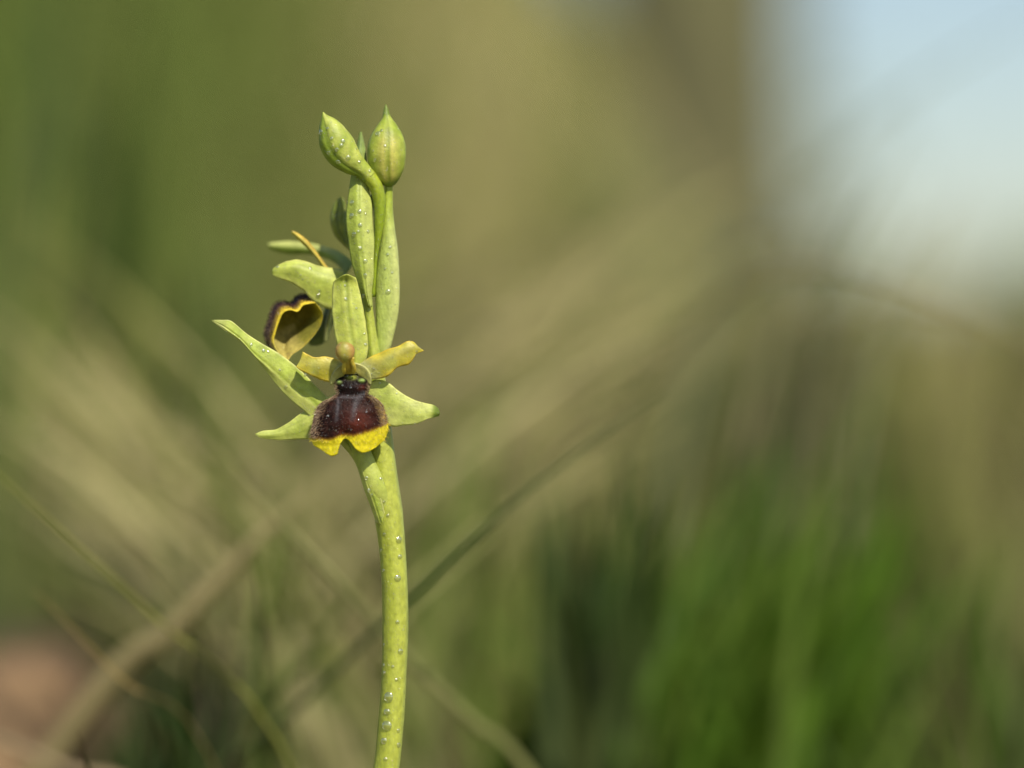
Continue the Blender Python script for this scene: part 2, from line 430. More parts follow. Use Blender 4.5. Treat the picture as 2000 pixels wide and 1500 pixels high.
# ------------------------------------------------------------------ tree and bushes beyond the bank
def tube_mesh(path, rad, nseg=12, vscale=1.0):
    v, f = [], []
    path = np.asarray(path, float)
    for i, p in enumerate(path):
        d = path[min(i + 1, len(path) - 1)] - path[max(i - 1, 0)]; d /= np.linalg.norm(d)
        a = np.cross(d, (0.3, 1, 0.1)); a /= np.linalg.norm(a); b = np.cross(d, a)
        for k in range(nseg):
            th = 2 * math.pi * k / nseg
            r = rad[i] * (1 + 0.12 * n3(math.cos(th) * 2, math.sin(th) * 2, i * 0.5))
            v.append(p + a * r * math.cos(th) + b * r * math.sin(th))
    for i in range(len(path) - 1):
        for k in range(nseg):
            f.append((i * nseg + k, i * nseg + (k + 1) % nseg, (i + 1) * nseg + (k + 1) % nseg, (i + 1) * nseg + k))
    f.append(tuple(range(nseg))[::-1]); f.append(tuple((len(path) - 1) * nseg + k for k in range(nseg)))
    return v, f

def leaf_cloud(centres, n, size, pal):
    v, f, c = [], [], []
    for i in range(n):
        ce, r = centres[rng.integers(len(centres))]
        d = rng.normal(0, 1, 3); d /= np.linalg.norm(d)
        p = np.array(ce) + d * r * rng.random() ** 0.45
        a = rng.normal(0, 1, 3); a /= np.linalg.norm(a); b = np.cross(a, rng.normal(0, 1, 3)); b /= np.linalg.norm(b)
        s = size * rng.uniform(0.6, 1.4); k = len(v); cc = pick(pal)
        v += [p - a * s, p + b * s * 0.4, p + a * s, p - b * s * 0.4]; c += [cc] * 4
        f.append((k, k + 1, k + 2, k + 3))
    return v, f, c

def tree(name, label, x, y, r, hgt, pal):
    z = H(x, y)
    root = bpy.data.objects.new(name, None); root.location = (x, y, z); COL.objects.link(root)
    tag(root, label, 'tree')
    pts = catmull([(x, y, z - 0.2), (x + .01, y, z + hgt * .2), (x - .03, y, z + hgt * .45), (x + .04, y, z + hgt * .7), (x, y, z + hgt * .92)], 18)
    v, f = tube_mesh(pts, [r * (1.25 - 0.2 * min(1, i / 2)) * (1 - 0.8 * (i / 17) ** 1.3) for i in range(18)])
    tr = mesh_obj('trunk', v, f, None, M_bark, root)
    cs = []
    for k in range(9):
        t = 0.5 + 0.45 * k / 9; p = pts[int(t * 17)]
        th = k * 2.4; L = hgt * 0.32 * (1.1 - 0.5 * k / 9)
        e = p + np.array((math.cos(th) * L, math.sin(th) * L, L * 0.5))
        v, f = tube_mesh([p, (p + e) / 2 + np.array((0, 0, -.04)), e], [r * .28, r * .18, r * .06], 7)
        mesh_obj('limb', v, f, None, M_bark, tr)
        cs += [(e, L * 0.55), ((p + e) / 2 + np.array((0, 0, .15)), L * 0.35)]
    cs.append((pts[-1], hgt * 0.16))
    v, f, c = leaf_cloud(cs, 5000, 0.05, pal)
    tag(mesh_obj('crown', v, f, c, M_leaf, root, smooth=False), kind='stuff')

def bush(name, label, x, y, w_, hgt, pal, group=None, n=2500):
    z = H(x, y)
    root = bpy.data.objects.new(name, None); root.location = (x, y, z); COL.objects.link(root)
    tag(root, label, 'bush', group)
    cs = []
    for k in range(6):
        e = np.array((x + rng.normal(0, w_ * .35), y + rng.normal(0, w_ * .3), z + hgt * rng.uniform(.35, .8)))
        v, f = tube_mesh([np.array((x, y, z - .05)), (np.array((x, y, z)) + e) / 2, e], [.02, .014, .006], 6)
        mesh_obj('branch', v, f, None, M_bark, root)
        cs.append((e, min(.3, hgt * 0.35)))
    v, f, c = leaf_cloud(cs, n, 0.03, pal)
    tag(mesh_obj('foliage', v, f, c, M_leaf, root, smooth=False), kind='stuff')

tree('tree', 'brown tree trunk standing between the grassy bank and the patch of sky', at(1345, 0, 6.0).x, 6.0, 0.205, 4.6, DARK + GREEN)
bush('bush', 'sparse grey green bush beyond the bank beside the trunk', at(1520, 0, 7.5).x, 7.5, 0.10, 1.2, GREEN + OLIVE + DARK[:1], n=260)
bush('bush', 'low grey green bush under the pale open sky', at(1900, 0, 9.0).x, 9.0, 0.9, 0.75, GREEN + OLIVE)

# ==================================================================  THE ORCHID
base = P(702, 2560, -60)
orchid = bpy.data.objects.new('orchid', None)
orchid.location = (base[0], base[1], H(base[0], base[1]))
COL.objects.link(orchid)
tag(orchid, 'dew covered wild orchid with green stem, pointed buds and brown and yellow flowers', 'orchid')
PARTS = []

def part(name, v, f, c, mat, parent, label=None, kind=None):
    if mat in (M_sepal, M_stem):
        c = np.asarray(c) * (1.08, 1.06, 0.64)
    o = mesh_obj(name, v, f, c, mat, None)
    if parent is not None:
        o.parent = parent
        base_loc = orchid.location                      # all flower empties/meshes below the orchid sit at the origin of its frame
        if parent is orchid:
            o.location = (0, 0, 0); o.matrix_parent_inverse.identity()
            o.location = -base_loc
        else:
            o.location = (0, 0, 0)
    if label: o['label'] = label
    if kind: o['kind'] = kind
    PARTS.append((v, f))
    return o

def tube(path, nseg=24, n=40, shape=None, colfn=None):
    """path rows: px, py, d, rx (across), rd (depth). Returns verts, faces, cols"""
    pts = catmull([r[:5] for r in path], n)
    W = [P(*p[:3]) for p in pts]
    v, f, c = [], [], []
    for i, p in enumerate(W):
        d = W[min(i + 1, n - 1)] - W[max(i - 1, 0)]; d = d / np.linalg.norm(d)
        a = np.cross(d, (0, 1, 0)); a /= np.linalg.norm(a)          # across, in the picture plane
        b = np.cross(a, d)
        if b[1] > 0: b = -b                                        # towards the camera
        if a[0] < 0: a = -a
        for k in range(nseg):
            th = 2 * math.pi * k / nseg                            # 0 = +across, pi/2 = towards camera
            s = shape(i / (n - 1), th) if shape else 1.0
            v.append(p + a * pts[i][3] * U * s * math.cos(th) + b * pts[i][4] * U * s * math.sin(th))
            c.append(colfn(i / (n - 1), th, pts[i]) if colfn else (0.3, 0.35, 0.08))
    for i in range(n - 1):
        for k in range(nseg):
            f.append((i * nseg + k, (i + 1) * nseg + k, (i + 1) * nseg + (k + 1) % nseg, i * nseg + (k + 1) % nseg))
    f.append(tuple(range(nseg))); f.append(tuple((n - 1) * nseg + k for k in range(nseg))[::-1])
    return v, f, c

def loft(rails, nu=44, nv=18, thick=6.0, disp=None, colfn=None, wav=0.0, wavf=9.0, seed=0):
    """a leaf or petal through several rails (px, py, d), closed, with thickness in photograph pixels"""
    R = np.array([catmull(r, nu) for r in rails])                 # rails x nu x 3
    G = np.zeros((nu, nv, 3))
    for i in range(nu):
        G[i] = catmull_u(R[:, i, :], nv)
    for i in range(nu):
        u = i / (nu - 1)
        for j in range(nv):
            v_ = j / (nv - 1)
            if wav:
                e = (abs(v_ - .5) * 2) ** 3
                ax = G[i, -1] - G[i, 0]; l = np.linalg.norm(ax[:2]) + 1e-6
                G[i, j, :2] += ax[:2] / l * wav * e * n3(u * wavf, (0 if v_ < .5 else 5), seed) * (1 if v_ > .5 else -1)
                G[i, j, 2] += wav * 1.5 * e * n3(u * wavf * .8, (9 if v_ < .5 else 3), seed + 4)
            if disp: G[i, j, 2] += disp(u, v_)
    Wp = np.array([[P(*G[i, j]) for j in range(nv)] for i in range(nu)])
    du = np.gradient(Wp, axis=0); dv = np.gradient(Wp, axis=1)
    N = np.cross(du, dv); N /= np.linalg.norm(N, axis=2, keepdims=True) + 1e-12
    if N[nu // 2, nv // 2, 1] > 0: N = -N                        # towards the camera
    v, c, f = [], [], []
    for side in (0, 1):
        for i in range(nu):
            for j in range(nv):
                e = min(1.0, 4 * min(i, nu - 1 - i) / nu + 0.25) * (0.3 + 0.7 * min(1, 3.5 * min(j, nv - 1 - j) / (nv - 1)))
                v.append(Wp[i, j] - (N[i, j] * thick * U * e if side else 0))
                c.append(colfn(i / (nu - 1), j / (nv - 1), G[i, j], side) if colfn else (.4, .45, .15))
    o = nu * nv
    for i in range(nu - 1):
        for j in range(nv - 1):
            a = i * nv + j
            f.append((a, a + 1, a + nv + 1, a + nv)); f.append((o + a, o + a + nv, o + a + nv + 1, o + a + 1))
    for i in range(nu - 1):
        a, b = i * nv, i * nv + nv - 1
        f.append((a, a + nv, o + a + nv, o + a)); f.append((b, o + b, o + b + nv, b + nv))
    for j in range(nv - 1):
        a, b = j, (nu - 1) * nv + j
        f.append((a, o + a, o + a + 1, a + 1)); f.append((b, b + 1, o + b + 1, o + b))
    return v, f, c

def catmull_u(pts, n):
    """as catmull but with even spacing of the control points"""
    pts = np.asarray(pts, float); m = len(pts)
    ext = np.vstack([2 * pts[0] - pts[1], pts, 2 * pts[-1] - pts[-2]])
    out = []
    for s in np.linspace(0, m - 1, n):
        i = min(m - 2, int(s)); u = s - i
        p0, p1, p2, p3 = ext[i:i + 4]
        out.append(0.5 * (2 * p1 + (p2 - p0) * u + (2 * p0 - 5 * p1 + 4 * p2 - p3) * u * u + (3 * p1 - p0 - 3 * p2 + p3) * u ** 3))
    return np.array(out)

PALE = (0.43, 0.48, 0.18); LEAF = (0.30, 0.38, 0.075); YEL = (0.52, 0.46, 0.045); STEMC = (0.32, 0.365, 0.07); DEEP = (0.13, 0.20, 0.03)

def midrib(u, v, c, amt=0.5, w=0.05, dark=DEEP):
    return mixc(c, dark, amt * math.exp(-((v - .5) / w) ** 2))

# ---------------- stem
SD = -62
stem_path = [(702, 2560, SD, 27, 27), (700, 2200, SD, 26, 26), (706, 1850, SD, 26, 26), (730, 1620, SD, 25.5, 25.5), (754, 1500, SD, 25.6, 25.6), (761, 1436, SD, 25.5, 25.5),
             (766, 1372, SD, 25.3, 25.3), (769.5, 1308, SD, 24.7, 25), (771.5, 1244, SD, 25.5, 25), (771.5, 1180, SD, 25.8, 25), (769, 1116, SD, 25.6, 25),
             (764, 1052, SD, 26.6, 26), (758, 1000, SD, 28.5, 27), (751, 945, SD, 27.5, 26), (744, 890, SD, 27, 25), (740, 830, SD, 24, 23), (736, 760, SD, 20, 19),
             (729, 690, SD, 14, 14), (722, 630, SD, 10.5, 11), (717, 580, SD, 10, 10), (716, 500, SD - 6, 9, 9), (722, 420, SD - 10, 7, 7), (728, 380, SD - 10, 4, 4)]
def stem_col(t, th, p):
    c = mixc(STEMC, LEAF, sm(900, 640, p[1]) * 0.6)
    c = mixc(c, (0.40, 0.44, 0.12), 0.55 * sm(-0.15, 0.25, math.cos(th) + 0.15 * math.sin(p[1] * .02)))  # paler right half: the lit side put into the colour
    return mixc(c, (0.30, 0.36, 0.17), 0.6 * sm(0.75, 1.0, math.cos(th)))  # greyish right rim: sky reflection painted into the skin colour
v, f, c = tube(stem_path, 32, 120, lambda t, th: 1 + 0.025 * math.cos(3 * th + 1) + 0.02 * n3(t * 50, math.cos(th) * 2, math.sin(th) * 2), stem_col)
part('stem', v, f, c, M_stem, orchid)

# ---------------- front flower: ovary is the flower's own mesh
v, f, c = tube([(757, 1022, -56, 5, 5), (750, 995, -48, 13, 11), (733, 950, -33, 19, 15), (716, 910, -32, 19, 15), (702, 875, -31, 18, 15), (692, 835, -28, 18, 15), (686, 790, -22, 18, 14), (686, 750, -14, 20, 10), (686, 735, -8, 14, 6)],
               24, 44, lambda t, th: 1 + .04 * math.cos(3 * th), lambda t, th, p: mixc(PALE, LEAF, 0.35 + 0.35 * n3(t * 9, th)))
flower1 = part('flower', v, f, c, M_sepal, orchid, 'open flower with a dark brown, yellow edged lip')

def sep_col(seed=0, base=PALE, rib=.35, tipdark=0.0, edge=(0.50, 0.53, 0.24)):
    def fn(u, v, p, side):
        c = mixc(base, LEAF, sm(-.3, .6, n3(p[0] * .03, p[1] * .03, seed)) * .55)
        c = midrib(u, v, c, rib)
        c = mixc(c, DEEP, 0.25 * math.exp(-((v - .27) / .03) ** 2) + 0.25 * math.exp(-((v - .73) / .03) ** 2))
        c = mixc(c, edge, sm(.38, .5, abs(v - .5)) * .7)
        if tipdark: c = mixc(c, DEEP, tipdark * sm(.84, .93, u))
        return c
    return fn

# dorsal sepal (base to tip)
L_ = [(672, 712, -10), (660, 680, -12), (654, 656, -14), (650, 630, -16), (648.5, 590, -20), (650, 556, -26), (655, 546, -22)]
R_ = [(712, 712, -10), (719, 685, -12), (718, 658, -14), (714, 630, -16), (709, 598, -20), (702, 566, -26), (695, 542, -20)]
Mi = [(691, 714, -2), (690, 683, -2), (687, 656, -4), (683, 629, -6), (679, 592, -10), (676, 552, -16), (676, 536, -6)]
v, f, c = loft([L_, Mi, R_], 46, 18, 5, lambda u, v: -3 * math.exp(-((v - .5) / .06) ** 2), sep_col(1, (0.40, 0.45, 0.13), .5), wav=1.5, seed=3)
part('sepal', v, f, c, M_sepal, flower1)
# left lateral sepal
Up = [(668, 760, -18), (650, 770, -26), (619, 789, -36), (587, 808, -42), (560, 827, -44), (539, 838.5, -44), (515, 841, -42), (499, 847, -40)]
Mi = [(664, 790, -20), (650, 800, -26), (622, 816, -33), (590, 832, -37), (562, 842, -39), (541, 848, -39), (518, 850, -39), (499, 849, -40)]
Lo = [(655, 840, -30), (640, 845, -34), (612, 857, -40), (581, 858, -43), (551, 860, -43), (532, 858.5, -43), (512, 856, -42), (499.5, 850.5, -40)]
v, f, c = loft([Up, Mi, Lo], 44, 16, 5, None, sep_col(2, (0.42, 0.48, 0.17), .2), wav=1.2, seed=5)
part('sepal', v, f, c, M_sepal, flower1)
# right lateral sepal
Up = [(712, 752, -16), (728, 745, -16), (744, 741, -15), (762, 750, -14), (781, 765, -13), (805, 779, -14), (829, 787, -16), (848, 791, -22), (857, 798, -30)]
Mi = [(715, 775, -20), (730, 775, -17), (746, 780, -14), (764, 788, -11), (784, 797, -9), (806, 803, -9), (829, 806, -12), (847, 806, -17), (859, 807, -26)]
Lo = [(722, 800, -18), (736, 812, -16), (750, 826, -15), (769, 833, -14), (794, 831.5, -13), (820, 825.5, -13), (836, 818, -14), (847, 816, -22), (857, 813, -30)]
v, f, c = loft([Up, Mi, Lo], 48, 18, 5, None, sep_col(4, (0.46, 0.51, 0.22), .12, .9), wav=2.4, wavf=7, seed=8)
part('sepal', v, f, c, M_sepal, flower1)

def pet_col(seed):
    def fn(u, v, p, side):
        c = mixc(YEL, (0.40, 0.44, 0.09), sm(-.2, .5, n3(p[0] * .04, p[1] * .04, seed)) * .6)
        c = mixc(c, (0.44, 0.44, 0.16), .35 * math.exp(-((v - .5) / .2) ** 2))
        c = mixc(c, (0.62, 0.46, 0.04), sm(.36, .5, abs(v - .5)))
        return mixc(c, (0.46, 0.48, 0.20), sm(.3, 0, u))
    return fn
# right petal
Up = [(700, 712, -2), (710, 703.5, 0), (722, 698, 2), (744, 688, 4), (768, 679, 5), (787, 669.5, 5), (800, 665, 4), (808, 667, 2), (816, 676, -2)]
Mi = [(712, 724, 0), (724, 718, 4), (738, 710, 8), (757, 701, 11), (776, 692, 12), (792, 684, 11), (806, 679, 9), (814, 677, 5), (821, 680, 0)]
Lo = [(722, 741, -4), (733, 741, -1), (749, 738, 2), (765, 728.5, 5), (781, 717.5, 6), (797, 710, 6), (808, 701, 5), (816, 692, 2), (827, 684, -2)]
v, f, c = loft([Up, Mi, Lo], 48, 16, 5, None, pet_col(3), wav=3.6, wavf=5.3, seed=11)
part('petal', v, f, c, M_petal, flower1)
# left petal
Up = [(676, 712, -2), (665, 705, 0), (650, 698, 2), (632, 696.5, 4), (613, 698, 5), (601, 692, 4), (591, 687.5, 2)]
Mi = [(668, 724, 0), (658, 720, 3), (645, 716, 6), (628, 714, 8), (610, 712, 8), (597, 708, 5), (586, 703, 2)]
Lo = [(656, 746, -6), (648, 747, -5), (637, 745, -3), (621, 740, 0), (604, 732, 2), (589, 725.5, 2), (579, 715, 1)]
v, f, c = loft([Up, Mi, Lo], 44, 16, 5, None, pet_col(6), wav=3.6, wavf=4.6, seed=17)
part('petal', v, f, c, M_petal, flower1)

# ---- lip
LE = [(653, 731), (652, 742), (654, 757), (657, 770), (643, 778), (626, 788), (615, 806), (610, 828), (607, 845), (608, 860)]
RE = [(719, 730), (723, 742), (721, 757), (718, 769), (733, 777), (746, 788), (753, 806), (757, 825), (759, 837), (757, 847)]
BO = np.array([(608, 860), (613, 870), (626, 878), (643, 889), (656, 888), (663, 870), (673, 856.5), (685, 864), (696, 878), (713, 884), (732, 875), (750, 860), (757, 847)], float)
NU, NV = 100, 96
LEc, REc = catmull([(a, b, 0) for a, b in LE], NU), catmull([(a, b, 0) for a, b in RE], NU)
BOc = catmull([(a, b, 0) for a, b in BO], NV)
YB = [(600, 852), (616, 856), (644, 859), (655, 855), (664, 850), (680, 849), (690, 851), (718, 843), (746, 832), (760, 822)]
def lip_rgb(x, y):
    nz = n3(x * .12, y * .12, 2) * .6 + n3(x * .35, y * .35, 7) * .4
    black, brown, red = (0.007, 0.003, 0.003), (0.022, 0.007, 0.005), (0.10, 0.016, 0.006)
    c = mixc(brown, black, sm(-.3, .4, nz + (0.4 if y < 772 else 0)))
    rd = math.exp(-((x - 700) / 26) ** 2 - ((y - 822) / 24) ** 2) + .8 * math.exp(-((x - 708) / 9) ** 2 - ((y - 757) / 5) ** 2) + .5 * math.exp(-((x - 665) / 12) ** 2 - ((y - 845) / 9) ** 2)
    c = mixc(c, red, min(1, rd) * (.65 + .5 * nz))
    # grey-violet mirror: two bars joined below the waist
    mir = 0
    for (x0, y0, x1, y1, w_) in ((657, 772, 661, 784, 4), (661, 784, 657, 820, 3.6), (711, 768, 696, 782, 5), (696, 782, 688, 818, 5), (664, 775, 700, 777, 3)):
        ax, ay = x1 - x0, y1 - y0; t = max(0, min(1, ((x - x0) * ax + (y - y0) * ay) / (ax * ax + ay * ay)))
        dd = math.hypot(x - x0 - t * ax, y - y0 - t * ay)
        mir = max(mir, math.exp(-(dd / w_) ** 2) * (1 - .35 * sm(785, 825, y)))
    c = mixc(c, (0.085, 0.08, 0.09), mir * .65)
    # tan downy sides
    xl = np.interp(y, [q[1] for q in LE], [q[0] for q in LE]); xr = np.interp(y, [q[1] for q in RE], [q[0] for q in RE])
    if y > 775:
        c = mixc(c, (0.20, 0.12, 0.085), sm(16, 2, x - xl + 4 * nz) * .9)
        c = mixc(c, (0.36, 0.24, 0.07), sm(18, 3, xr - x + 5 * nz) * .9)
    # yellow margin
    yb = np.interp(x, [q[0] for q in YB], [q[1] for q in YB])
    t = sm(-6, 4, y - yb + 3 * nz)
    c = mixc(c, mixc((0.34, 0.15, 0.015), (0.57, 0.49, 0.016), sm(-3, 6, y - yb + 2 * nz)), t)
    # base: green-yellow patch and two glossy false eyes, pale hood edge
    if y < 775:
        c = mixc(c, (0.30, 0.34, 0.05), .9 * math.exp(-((x - 687) / 9) ** 2 - ((y - 737) / 4) ** 2))
        for ex, ey in ((661, 746), (706.5, 743)):
            c = mixc(c, (0.26, 0.36, 0.10), math.exp(-(((x - ex) / 6) ** 2 + ((y - ey) / 3.8) ** 2) ** 1.5))
        c = mixc(c, (0.38, 0.36, 0.14), .8 * sm(5, 0, min(x - xl, xr - x) + 3 * nz) * sm(768, 755, y))
    return c
lv, lc = [], []
grid = np.zeros((NU, NV, 3))
for i in range(NU):
    t = i / (NU - 1)
    for j in range(NV):
        q = j / (NV - 1)
        p = lerp(LEc[i], REc[i], q)
        k = max(0, (t - .45) / .55) ** 1.6
        p = p + (BOc[j] - lerp(LEc[-1], REc[-1], q)) * k
        x, y = p[0], p[1]
        e = abs(q - .5) * 2
        d = np.interp(y, [730, 742, 757, 770, 785, 805, 830, 850, 870, 890], [-4, 6, 11, 9, 15, 24, 28, 26, 23, 24])
        if y > 775: d += -30 * e ** 2.6 * sm(772, 800, y) + 4 * sm(.55, .95, 1 - e) * 0
        else: d += -14 * e ** 3
        d += 5 * math.exp(-((x - 661) / 6) ** 2 - ((y - 746) / 4) ** 2) + 5 * math.exp(-((x - 706.5) / 6) ** 2 - ((y - 743) / 4) ** 2)
        d += 5 * math.exp(-((x - 640) / 12) ** 2 - ((y - 797) / 12) ** 2) + 5 * math.exp(-((x - 730) / 12) ** 2 - ((y - 797) / 12) ** 2)
        d -= 7 * math.exp(-((x - 674) / 12) ** 2 - ((y - 852) / 16) ** 2)           # fold above the notch
        if y > 845: d += 1.0 * n3(x * .09, y * .09, 31)
        d += .8 * n3(x * .3, y * .3, 5)
        grid[i, j] = (x, y, d)
# ragged lower margin
for j in range(NV):
    for i in range(NU - 6, NU):
        grid[i, j, 1] += 1.6 * n3(j * .45, 3, 1) * (i - NU + 7) / 6
W_ = np.array([[P(*grid[i, j]) for j in range(NV)] for i in range(NU)])
Nn = np.cross(np.gradient(W_, axis=0), np.gradient(W_, axis=1)); Nn /= np.linalg.norm(Nn, axis=2, keepdims=True) + 1e-12
if Nn[NU // 2, NV // 2, 1] > 0: Nn = -Nn
for side in (0, 1):
    for i in range(NU):
        for j in range(NV):
            lv.append(W_[i, j] - (Nn[i, j] * 5 * U if side else 0))
            lc.append(lip_rgb(grid[i, j, 0], grid[i, j, 1]) if not side else (0.42, 0.38, 0.05))
lf = []
o_ = NU * NV
for i in range(NU - 1):
    for j in range(NV - 1):
        a = i * NV + j
        lf.append((a, a + 1, a + NV + 1, a + NV)); lf.append((o_ + a, o_ + a + NV, o_ + a + NV + 1, o_ + a + 1))
for i in range(NU - 1):
    a, b = i * NV, i * NV + NV - 1
    lf.append((a, a + NV, o_ + a + NV, o_ + a)); lf.append((b, o_ + b, o_ + b + NV, b + NV))
for j in range(NV - 1):
    a, b = j, (NU - 1) * NV + j
    lf.append((a, o_ + a, o_ + a + 1, a + 1)); lf.append((b, b + 1, o_ + b + 1, o_ + b))
part('lip', lv, lf, lc, M_lip, flower1)

# ---- short hairs over the lip
def hairs(samples, name, parent):
    hv, hf, hc = [], [], []
    for p, d, ln, wd, col in samples:
        s = np.cross(d, (0.1, -1, 0.2)); s /= np.linalg.norm(s) + 1e-9
        k = len(hv)
        q = p + d * ln * .6; e = p + d * ln + np.array((0, 0, -.12)) * ln
        hv += [p - s * wd, p + s * wd, q - s * wd * .6, q + s * wd * .6, e]; hc += [col] * 5
        hf += [(k, k + 1, k + 3, k + 2), (k + 2, k + 3, k + 4)]
    return part(name, hv, hf, hc, M_fuzz, parent, kind='stuff')
S = []
for _ in range(5200):
    i, j = rng.integers(2, NU - 1), rng.integers(0, NV)
    x, y, d = grid[i, j]
    e = abs(j / (NV - 1) - .5) * 2
    yb = np.interp(x, [q[0] for q in YB], [q[1] for q in YB])
    if y < 772 and e < .8: continue
    if y > yb + 6 and rng.random() < .85: continue
    if e < .6 and rng.random() < .8: continue
    out = np.array(((j / (NV - 1) - .5) * 1.2, 0, -.55 - .3 * rng.random()))
    dr = Nn[i, j] * (.5 + .3 * rng.random()) + out * (.7 if y > 775 else .2) + rng.normal(0, .16, 3); dr /= np.linalg.norm(dr)
    lr = lip_rgb(x, y)
    if y > yb: col = (0.58, 0.46, 0.06)
    elif e > .72: col = mixc((0.12, 0.065, 0.04), (0.42, 0.33, 0.21), rng.random() ** 1.3 * sm(.66, .95, e))
    else: col = mixc(lr, (0.12, 0.04, 0.025), .15 + .25 * rng.random())
    S.append((W_[i, j], dr, U * rng.uniform(3, 6.5) * (1.35 if e > .75 and y > 775 else .8), U * rng.uniform(.28, .5), col))
hairs(S, 'lip_hair', flower1)

# ---- column: hood, neck, two yellow pollen stalks and the round cap
def hood_loft():
    rim = [(646, 752, 2), (646, 738, 6), (652, 725, 9), (662, 715, 10), (676, 709, 10), (694, 709, 10), (709, 714, 10), (720, 724, 9), (725, 737, 6), (724, 752, 2)]
    cen = (686, 738)
    def ring(s, dd): return [(cen[0] + (x - cen[0]) * s, cen[1] + (y - cen[1]) * s, d + dd) for x, y, d in rim]
    return loft([ring(1.02, -16), ring(1.03, -8), ring(.97, -3), ring(.86, -4), ring(.68, -7), ring(.4, -9)], 40, 22, 3, None,
                lambda u, v, p, s: mixc(mixc((0.45, 0.45, 0.17), (0.44, 0.43, 0.14), sm(.3, .6, v)), (0.34, 0.31, 0.07), sm(.65, 1, v)))
v, f, c = hood_loft()
colm = part('column', v, f, c, M_petal, flower1)
def capcol(t, th, p):
    g, o = (0.40, 0.38, 0.07), (0.46, 0.25, 0.07)
    a = math.exp(-((th - math.pi / 2 - .1) / .75) ** 2)
    return mixc(o, g, a * sm(.2, .5, 1 - abs(t - .55)))
v, f, c = tube([(674, 668.2, 26, 2, 2), (673.5, 671, 27, 11, 10), (673.5, 677, 28, 17, 15), (674, 686, 28, 19, 17), (675, 695, 27, 17, 15), (676, 702, 24, 11.5, 10), (678, 707, 20, 9, 8), (680, 714, 14, 9.5, 7), (682, 722, 6, 11, 6), (683, 728, 0, 11, 4)],
               24, 44, None, lambda t, th, p: mixc(capcol(t, th, p), (0.48, 0.36, 0.05), sm(698, 706, p[1])))
anth = part('anther', v, f, c, M_petal, flower1)
for xa, xb in ((673.5, 673), (688, 690)):
    v, f, c = tube([(xa + 2, 698, 31, 3, 3), (xa, 707, 27, 4, 4), (xb - (1 if xb < 680 else -1), 716, 22, 4.2, 4), (xb - (1 if xb < 680 else -1), 724, 15, 4.6, 4.2), (xb, 729, 10, 2.6, 2.5)], 10, 20, None,
                   lambda t, th, p: mixc((0.52, 0.40, 0.05), (0.58, 0.46, 0.06), t))
    part('pollen_stalk', v, f, c, M_petal, flower1)

# ---------------- bract of the front flower: clasps the ovary, then runs out to the upper left
Up = [(757, 1022, -41), (740, 958, -24), (722, 905, -24), (702, 862, -30), (668, 806, -36), (635, 771, -36), (613, 749, -34), (584, 720, -30), (549, 693, -26), (512, 671, -22), (480, 650, -18), (452, 627, -14), (436, 625, -12), (413, 625, -12)]
Mi = [(747, 1030, -41), (724, 960, -20), (705, 905, -18), (682, 868, -26), (648, 822, -34), (613, 786, -31), (588, 768, -29), (558, 744, -24), (529, 718, -19), (498, 692, -15), (470, 662, -13), (446, 644, -11), (431, 634, -11), (414, 626, -12)]
Lo = [(735, 1022, -50), (713, 962, -30), (694, 905, -28), (668, 870, -34), (630, 836, -38), (594, 803, -35), (571, 784, -33), (549, 763, -30), (528, 736, -26), (505, 707, -23), (478, 675, -19), (455, 657, -16), (436, 643, -13), (414, 627, -12)]
def br_col(u, v, p, side):
    c = mixc((0.34, 0.43, 0.10), (0.40, 0.46, 0.15), sm(-.3, .5, n3(p[0] * .03, p[1] * .03, 41)))
    c = mixc(c, (0.46, 0.50, 0.21), sm(.5, .62, v) * .8)
    c = mixc(c, DEEP, .5 * math.exp(-((v - .5) / .025) ** 2) * sm(.98, .7, u))
    c = mixc(c, (0.50, 0.53, 0.30), sm(.03, 0, min(v, 1 - v)) + .5 * sm(.3, .1, u) * sm(.3, .0, v))
    return mixc(c, (0.45, 0.48, 0.28), sm(.9, .97, u) * .6)
v, f, c = loft([Up, Mi, Lo], 70, 18, 5, lambda u, v: -2.0 * math.exp(-((v - .5) / .05) ** 2), br_col, wav=1.0, seed=21)
part('bract', v, f, c, M_sepal, orchid, 'narrow pointed green bract of the open flower')

# ---------------- long middle bract with beads of dew; tip shows behind the buds
L_ = [(718, 600, -50), (706, 575, -46), (697, 548, -44), (688, 518, -44), (681, 480, -44), (676, 440, -44), (677, 405, -48), (681, 375, -54), (686, 340, -66), (694, 300, -80), (699, 275, -90), (703, 258, -96)]
Mi = [(722, 600, -42), (716, 575, -35), (713, 548, -32), (709, 518, -30), (705, 480, -29), (702, 440, -30), (701, 405, -33), (701, 375, -40), (702, 340, -54), (704, 300, -70), (705, 275, -84), (705, 257, -95)]
R_ = [(727, 600, -50), (726, 575, -46), (729, 548, -44), (730.5, 518, -44), (731, 480, -44), (729, 440, -45), (727, 405, -49), (722, 375, -55), (719, 340, -66), (715, 300, -80), (711, 275, -90), (706, 258, -96)]
def mb_col(u, v, p, side):
    c = mixc((0.33, 0.41, 0.10), (0.42, 0.48, 0.20), sm(.35, .75, v + .12 * n3(p[0] * .05, p[1] * .05, 2)))
    return mixc(midrib(u, v, c, .25, .035), (0.13, 0.22, 0.10), sm(.74, .9, u) * .7)
v, f, c = loft([L_, Mi, R_], 64, 18, 6, lambda u, v: -2.5 * math.exp(-((v - .5) / .05) ** 2), mb_col, wav=1.0, seed=27)
part('bract', v, f, c, M_sepal, orchid, 'upright pale green bract beaded with dew')

